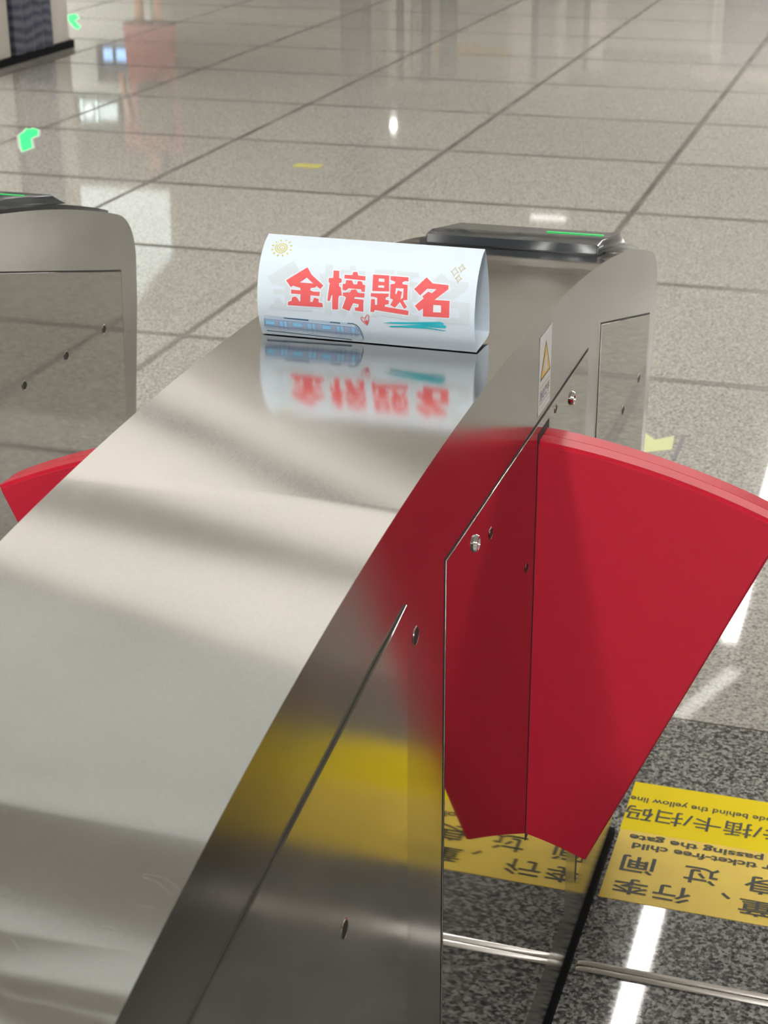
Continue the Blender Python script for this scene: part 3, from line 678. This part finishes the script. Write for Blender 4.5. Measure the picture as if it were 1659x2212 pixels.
# heart
h = [(-1.0, 77.0), (-3.0, 74.5), (-2.5, 72.8)]
hp = [(0.0, 78.0), (-2.2, 77.0), (-3.0, 78.5), (-1.8, 81.0), (2.8, 84.8), (4.6, 80.2), (5.0, 75.4), (3.6, 74.0), (1.6, 76.8), (0.9, 79.6)]
ink('heart_drawing', stroke(hp, .8) + [[[(-.8, 80.2), (1.0, 80.6), (3.4, 79.4), (3.4, 82.8), (2.6, 84.0)]]], 'ink_red', 3)
# the train
def Q(u0, v0, u1, v1): return [[(u0, v0), (u1, v0), (u1, v1), (u0, v1)]]
ink('train_window_band', [[[(-99.4, 87.6), (-14, 88.3), (-9.0, 88.9), (-6.4, 91.5), (-5.6, 96.2), (-100.1, 95.2)]]], 'ink_lilac', 1)
win = [(-98.6, -89.6), (-71.6, -62.2), (-42.4, -33.6)]; door = [(-84.2, -81.2), (-80.0, -77.6), (-56.2, -53.2), (-51.6, -49.4), (-27.4, -25.0), (-23.6, -21.4), (-13.0, -10.4)]
ink('train_windows', [Q(a, 89.2, b_, 93.4) for a, b_ in win] + [Q(a, 88.9, b_, 94.2) for a, b_ in door], 'ink_sky', 2)
lines = stroke([(-99.8, 87.3), (-13, 88.1), (-8.6, 88.9), (-6.0, 92)], .45) + stroke([(-100.2, 95.5), (-6.4, 96.6)], .5) + stroke([(-100.2, 97.3), (-6.6, 98.2)], .35) + stroke([(-99.6, 87.3), (-100.3, 95.6)], .4)
for a in (-85.2, -80.8, -76.6, -57.6, -52.4, -47.8, -28.8, -24.4, -20.2, -14.0, -9.4): lines += stroke([(a, 88.3), (a - .2, 100.4)], .22)
for a, b_ in ((-85.2, -76.6), (-57.6, -47.8), (-28.8, -20.2), (-14.0, -9.4)): lines += stroke([(a, 100.4), (b_, 100.6)], .25)
lines += stroke([(-99.6, 84.2), (-13.4, 84.6)], .25) + stroke([(-99.6, 85.6), (-13.4, 86.0)], .25)
for a, b_ in win: lines += stroke([(a, 89.2), (b_, 89.2), (b_, 93.4), (a, 93.4), (a, 89.2)], .3)
ink('train_lines', lines, 'ink_blue', 3)
ink('train_dark_lines', stroke([(-79.6, 84.7), (-54.8, 85.0)], 1.0) + stroke([(-33.8, 84.9), (-23.6, 85.1)], 1.0) + stroke([(-99.4, 101.5), (-14.8, 103.6)], .9) + stroke([(-16.6, 84.6), (-11.2, 84.6), (-8.2, 85.6), (-5.6, 88.4), (-4.0, 92.2), (-3.0, 98.8), (-3.4, 101.8)], 1.1, .5), 'ink_navy', 3)
ink('train_nose', stroke([(-9.4, 86.8), (-7.0, 89.4), (-5.2, 93.0), (-4.2, 98.6)], .9, .4) + stroke([(-3.4, 101.6), (-4.4, 103.8), (-7.0, 104.4)], .3), 'ink_blue', 2)

# ------------------------------------------------------------------ warning sticker on the gate side
def side_pt(off):
    def sidep(u, v, z): return Vector((XR + off, 1.576 + u / 1000, .990 - v / 1000))
    return sidep
ws = mk('warning_sticker', prism_x(bmesh.new(), [(1.576, .990), (1.576, .908), (1.631, .908), (1.631, .990)], XR + .0001, XR + .0005), MT['label'], loc=(XR, 1.6035, .908))
props(ws, 'small white warning sticker with a yellow triangle on the gate side', 'sticker')
mk('triangle_border', tess(bmesh.new(), [[[(4, 47), (51, 47), (27.5, 9)]]], side_pt(.0006)), MT['olive'], ws, recalc=False)
mk('triangle', tess(bmesh.new(), [[[(8, 44.8), (47, 44.8), (27.5, 13)]]], side_pt(.0007)), MT['warn'], ws, recalc=False)
mk('hand_symbol', tess(bmesh.new(), [[[(20, 41), (20, 33), (25, 27), (31, 25), (34, 30), (32, 36), (37, 41)]]] + stroke([(15, 39), (25, 34)], 1.6), side_pt(.0008)), MT['label'], ws, recalc=False)
mk('frame_lines', tess(bmesh.new(), stroke([(5, 54), (50, 54)], .6) + stroke([(5, 71.5), (50, 71.5)], .9) + stroke([(5, 77), (50, 77)], .4), side_pt(.0006)), MT['machine_dark'], ws, recalc=False)
def text_mesh(body, size, sx=1.0, bold=0.0):
    cu = bpy.data.curves.new('lettering', 'FONT'); cu.body = body; cu.size = size; cu.offset = bold; cu.resolution_u = 3
    to = bpy.data.objects.new('lettering', cu); COL.objects.link(to)
    dg = bpy.context.evaluated_depsgraph_get(); me = bpy.data.meshes.new_from_object(to.evaluated_get(dg))
    bpy.data.objects.remove(to, do_unlink=True); bm = bmesh.new(); bm.from_mesh(me); bpy.data.meshes.remove(me)
    if not bm.verts: return bm, 0
    x0 = min(v.co.x for v in bm.verts); x1 = max(v.co.x for v in bm.verts)
    for v in bm.verts: v.co.x = (v.co.x - x0) * sx
    return bm, (x1 - x0) * sx
bm, wd = text_mesh('当心夹手', .0115, 1.0, .0003)
for v in bm.verts: v.co = Vector((XR + .0007, 1.6035 - wd / 2 + v.co.x, .9225 + v.co.y))
mk('sticker_text', bm, MT['machine_dark'], ws, recalc=False)

# ------------------------------------------------------------------ floor stickers
def floor_sticker(x0, x1, y0, y1, m, label):
    r = empty('floor_sticker', ((x0 + x1) / 2, (y0 + y1) / 2, 0), label, 'floor sticker')
    b = bmesh.new(); box(b, x0, x1, y0, y1, 0.0001, .0007); mk('vinyl', b, MT[m], r); return r
def floor_text(parent, body, x_end, y_base, size, sx=1.0, bold=0.0, width=None, name='lettering', height=None):
    """lettering read from the far side: it ends at x_end and stands with its foot at y_base"""
    bm, wd = text_mesh(body, size, sx, bold)
    if width: 
        for v in bm.verts: v.co.x *= width / wd
        wd = width
    if height:
        hh = max(v.co.y for v in bm.verts)
        for v in bm.verts: v.co.y *= height / hh
    for v in bm.verts: v.co = Vector((x_end + wd - v.co.x, y_base - v.co.y, .0011))
    mk(name, bm, MT['ink_black'], parent, recalc=False)
fs1 = floor_sticker(-.327, .205, 2.236, 2.378, 'yellow', 'bright yellow floor sticker with black lettering, farther from the camera')
floor_text(fs1, 'scan code behind the yellow line', -.326, 2.334, .0205, 1.0, .0003, width=.2755)
floor_text(fs1, '刷卡/插卡/扫码', -.327, 2.303, .0430, 1.0, .0003, width=.305)
fs2 = floor_sticker(-.326, .205, 2.054, 2.236, 'amber', 'worn amber floor sticker with large black lettering, nearer to the camera')
floor_text(fs2, 'passing the gate', -.309, 2.226, .0215, 1.0, .0006, width=.203)
floor_text(fs2, 'for ticket-free child', -.301, 2.204, .0215, 1.0, .0006, width=.232)
for ch, xe, yb, wv in (('闸', -.309, 2.166, .050), ('过', -.216, 2.166, .052), ('身', -.126, 2.166, .050)):
    floor_text(fs2, ch, xe, yb, .046, 1.0, .0006, width=wv, height=.040)
for ch, xe, yb, wv in (('李', -.311, 2.106, .052), ('行', -.252, 2.106, .055), ('童', -.128, 2.106, .052), ('儿', -.066, 2.106, .050)):
    floor_text(fs2, ch, xe, yb, .042, 1.0, .0006, width=wv, height=.036)
floor_text(fs2, '、', -.156, 2.112, .046, 1.0, .0006)
for x, y, r_ in ((.045, 2.115, .024), (.045, 2.185, .022)):
    b = bmesh.new(); n = 40; V = [[b.verts.new((x + q_ * math.cos(2 * pi * i / n), y + q_ * math.sin(2 * pi * i / n), .0011)) for i in range(n)] for q_ in (r_, r_ * .93)]
    for i in range(n): b.faces.new((V[0][i], V[0][(i + 1) % n], V[1][(i + 1) % n], V[1][i]))
    box(b, x - .002, x + .002, y - r_ * .6, y + r_ * .6, .0009, .0011)
    mk('round_symbol', b, MT['ink_black'], fs2, recalc=False)
b = bmesh.new(); prism_z(b, [(-.62, 4.03), (-.575, 3.992), (-.548, 3.955), (-.506, 3.995), (-.497, 3.90), (-.56, 3.86), (-.62, 3.90)], .0001, .0008)
fs3 = empty('floor_sticker', (-.55, 3.95, 0), 'pale yellow floor sticker with a notched edge behind the steel gate', 'floor sticker')
mk('vinyl', b, mat('pale_yellow_vinyl', (.62, .66, .33), .5), fs3)
b = bmesh.new(); box(b, -.488, -.478, 3.83, 4.01, .0001, .0010); mk('edge_strip', b, MT['machine_dark'], fs3)
props(boxo('floor_marker', mat('olive_yellow_vinyl', (.50, .46, .12), .5), -2.56, -2.44, 6.80, 6.87, .0001, .002), 'small dull yellow marker on the far granite floor', 'floor marker')
r = empty('floor_trim_strip', (1.3, 1.89, 0), 'shiny steel trim strip crossing the floor in the right aisle', 'trim strip')
for y0 in (1.877, 1.8905):
    b = bmesh.new(); box(b, -.325, 3.0, y0, y0 + .0120, .0002, .0022, .0009); mk('rail', b, MT['steel_strip'], r, smooth=True)
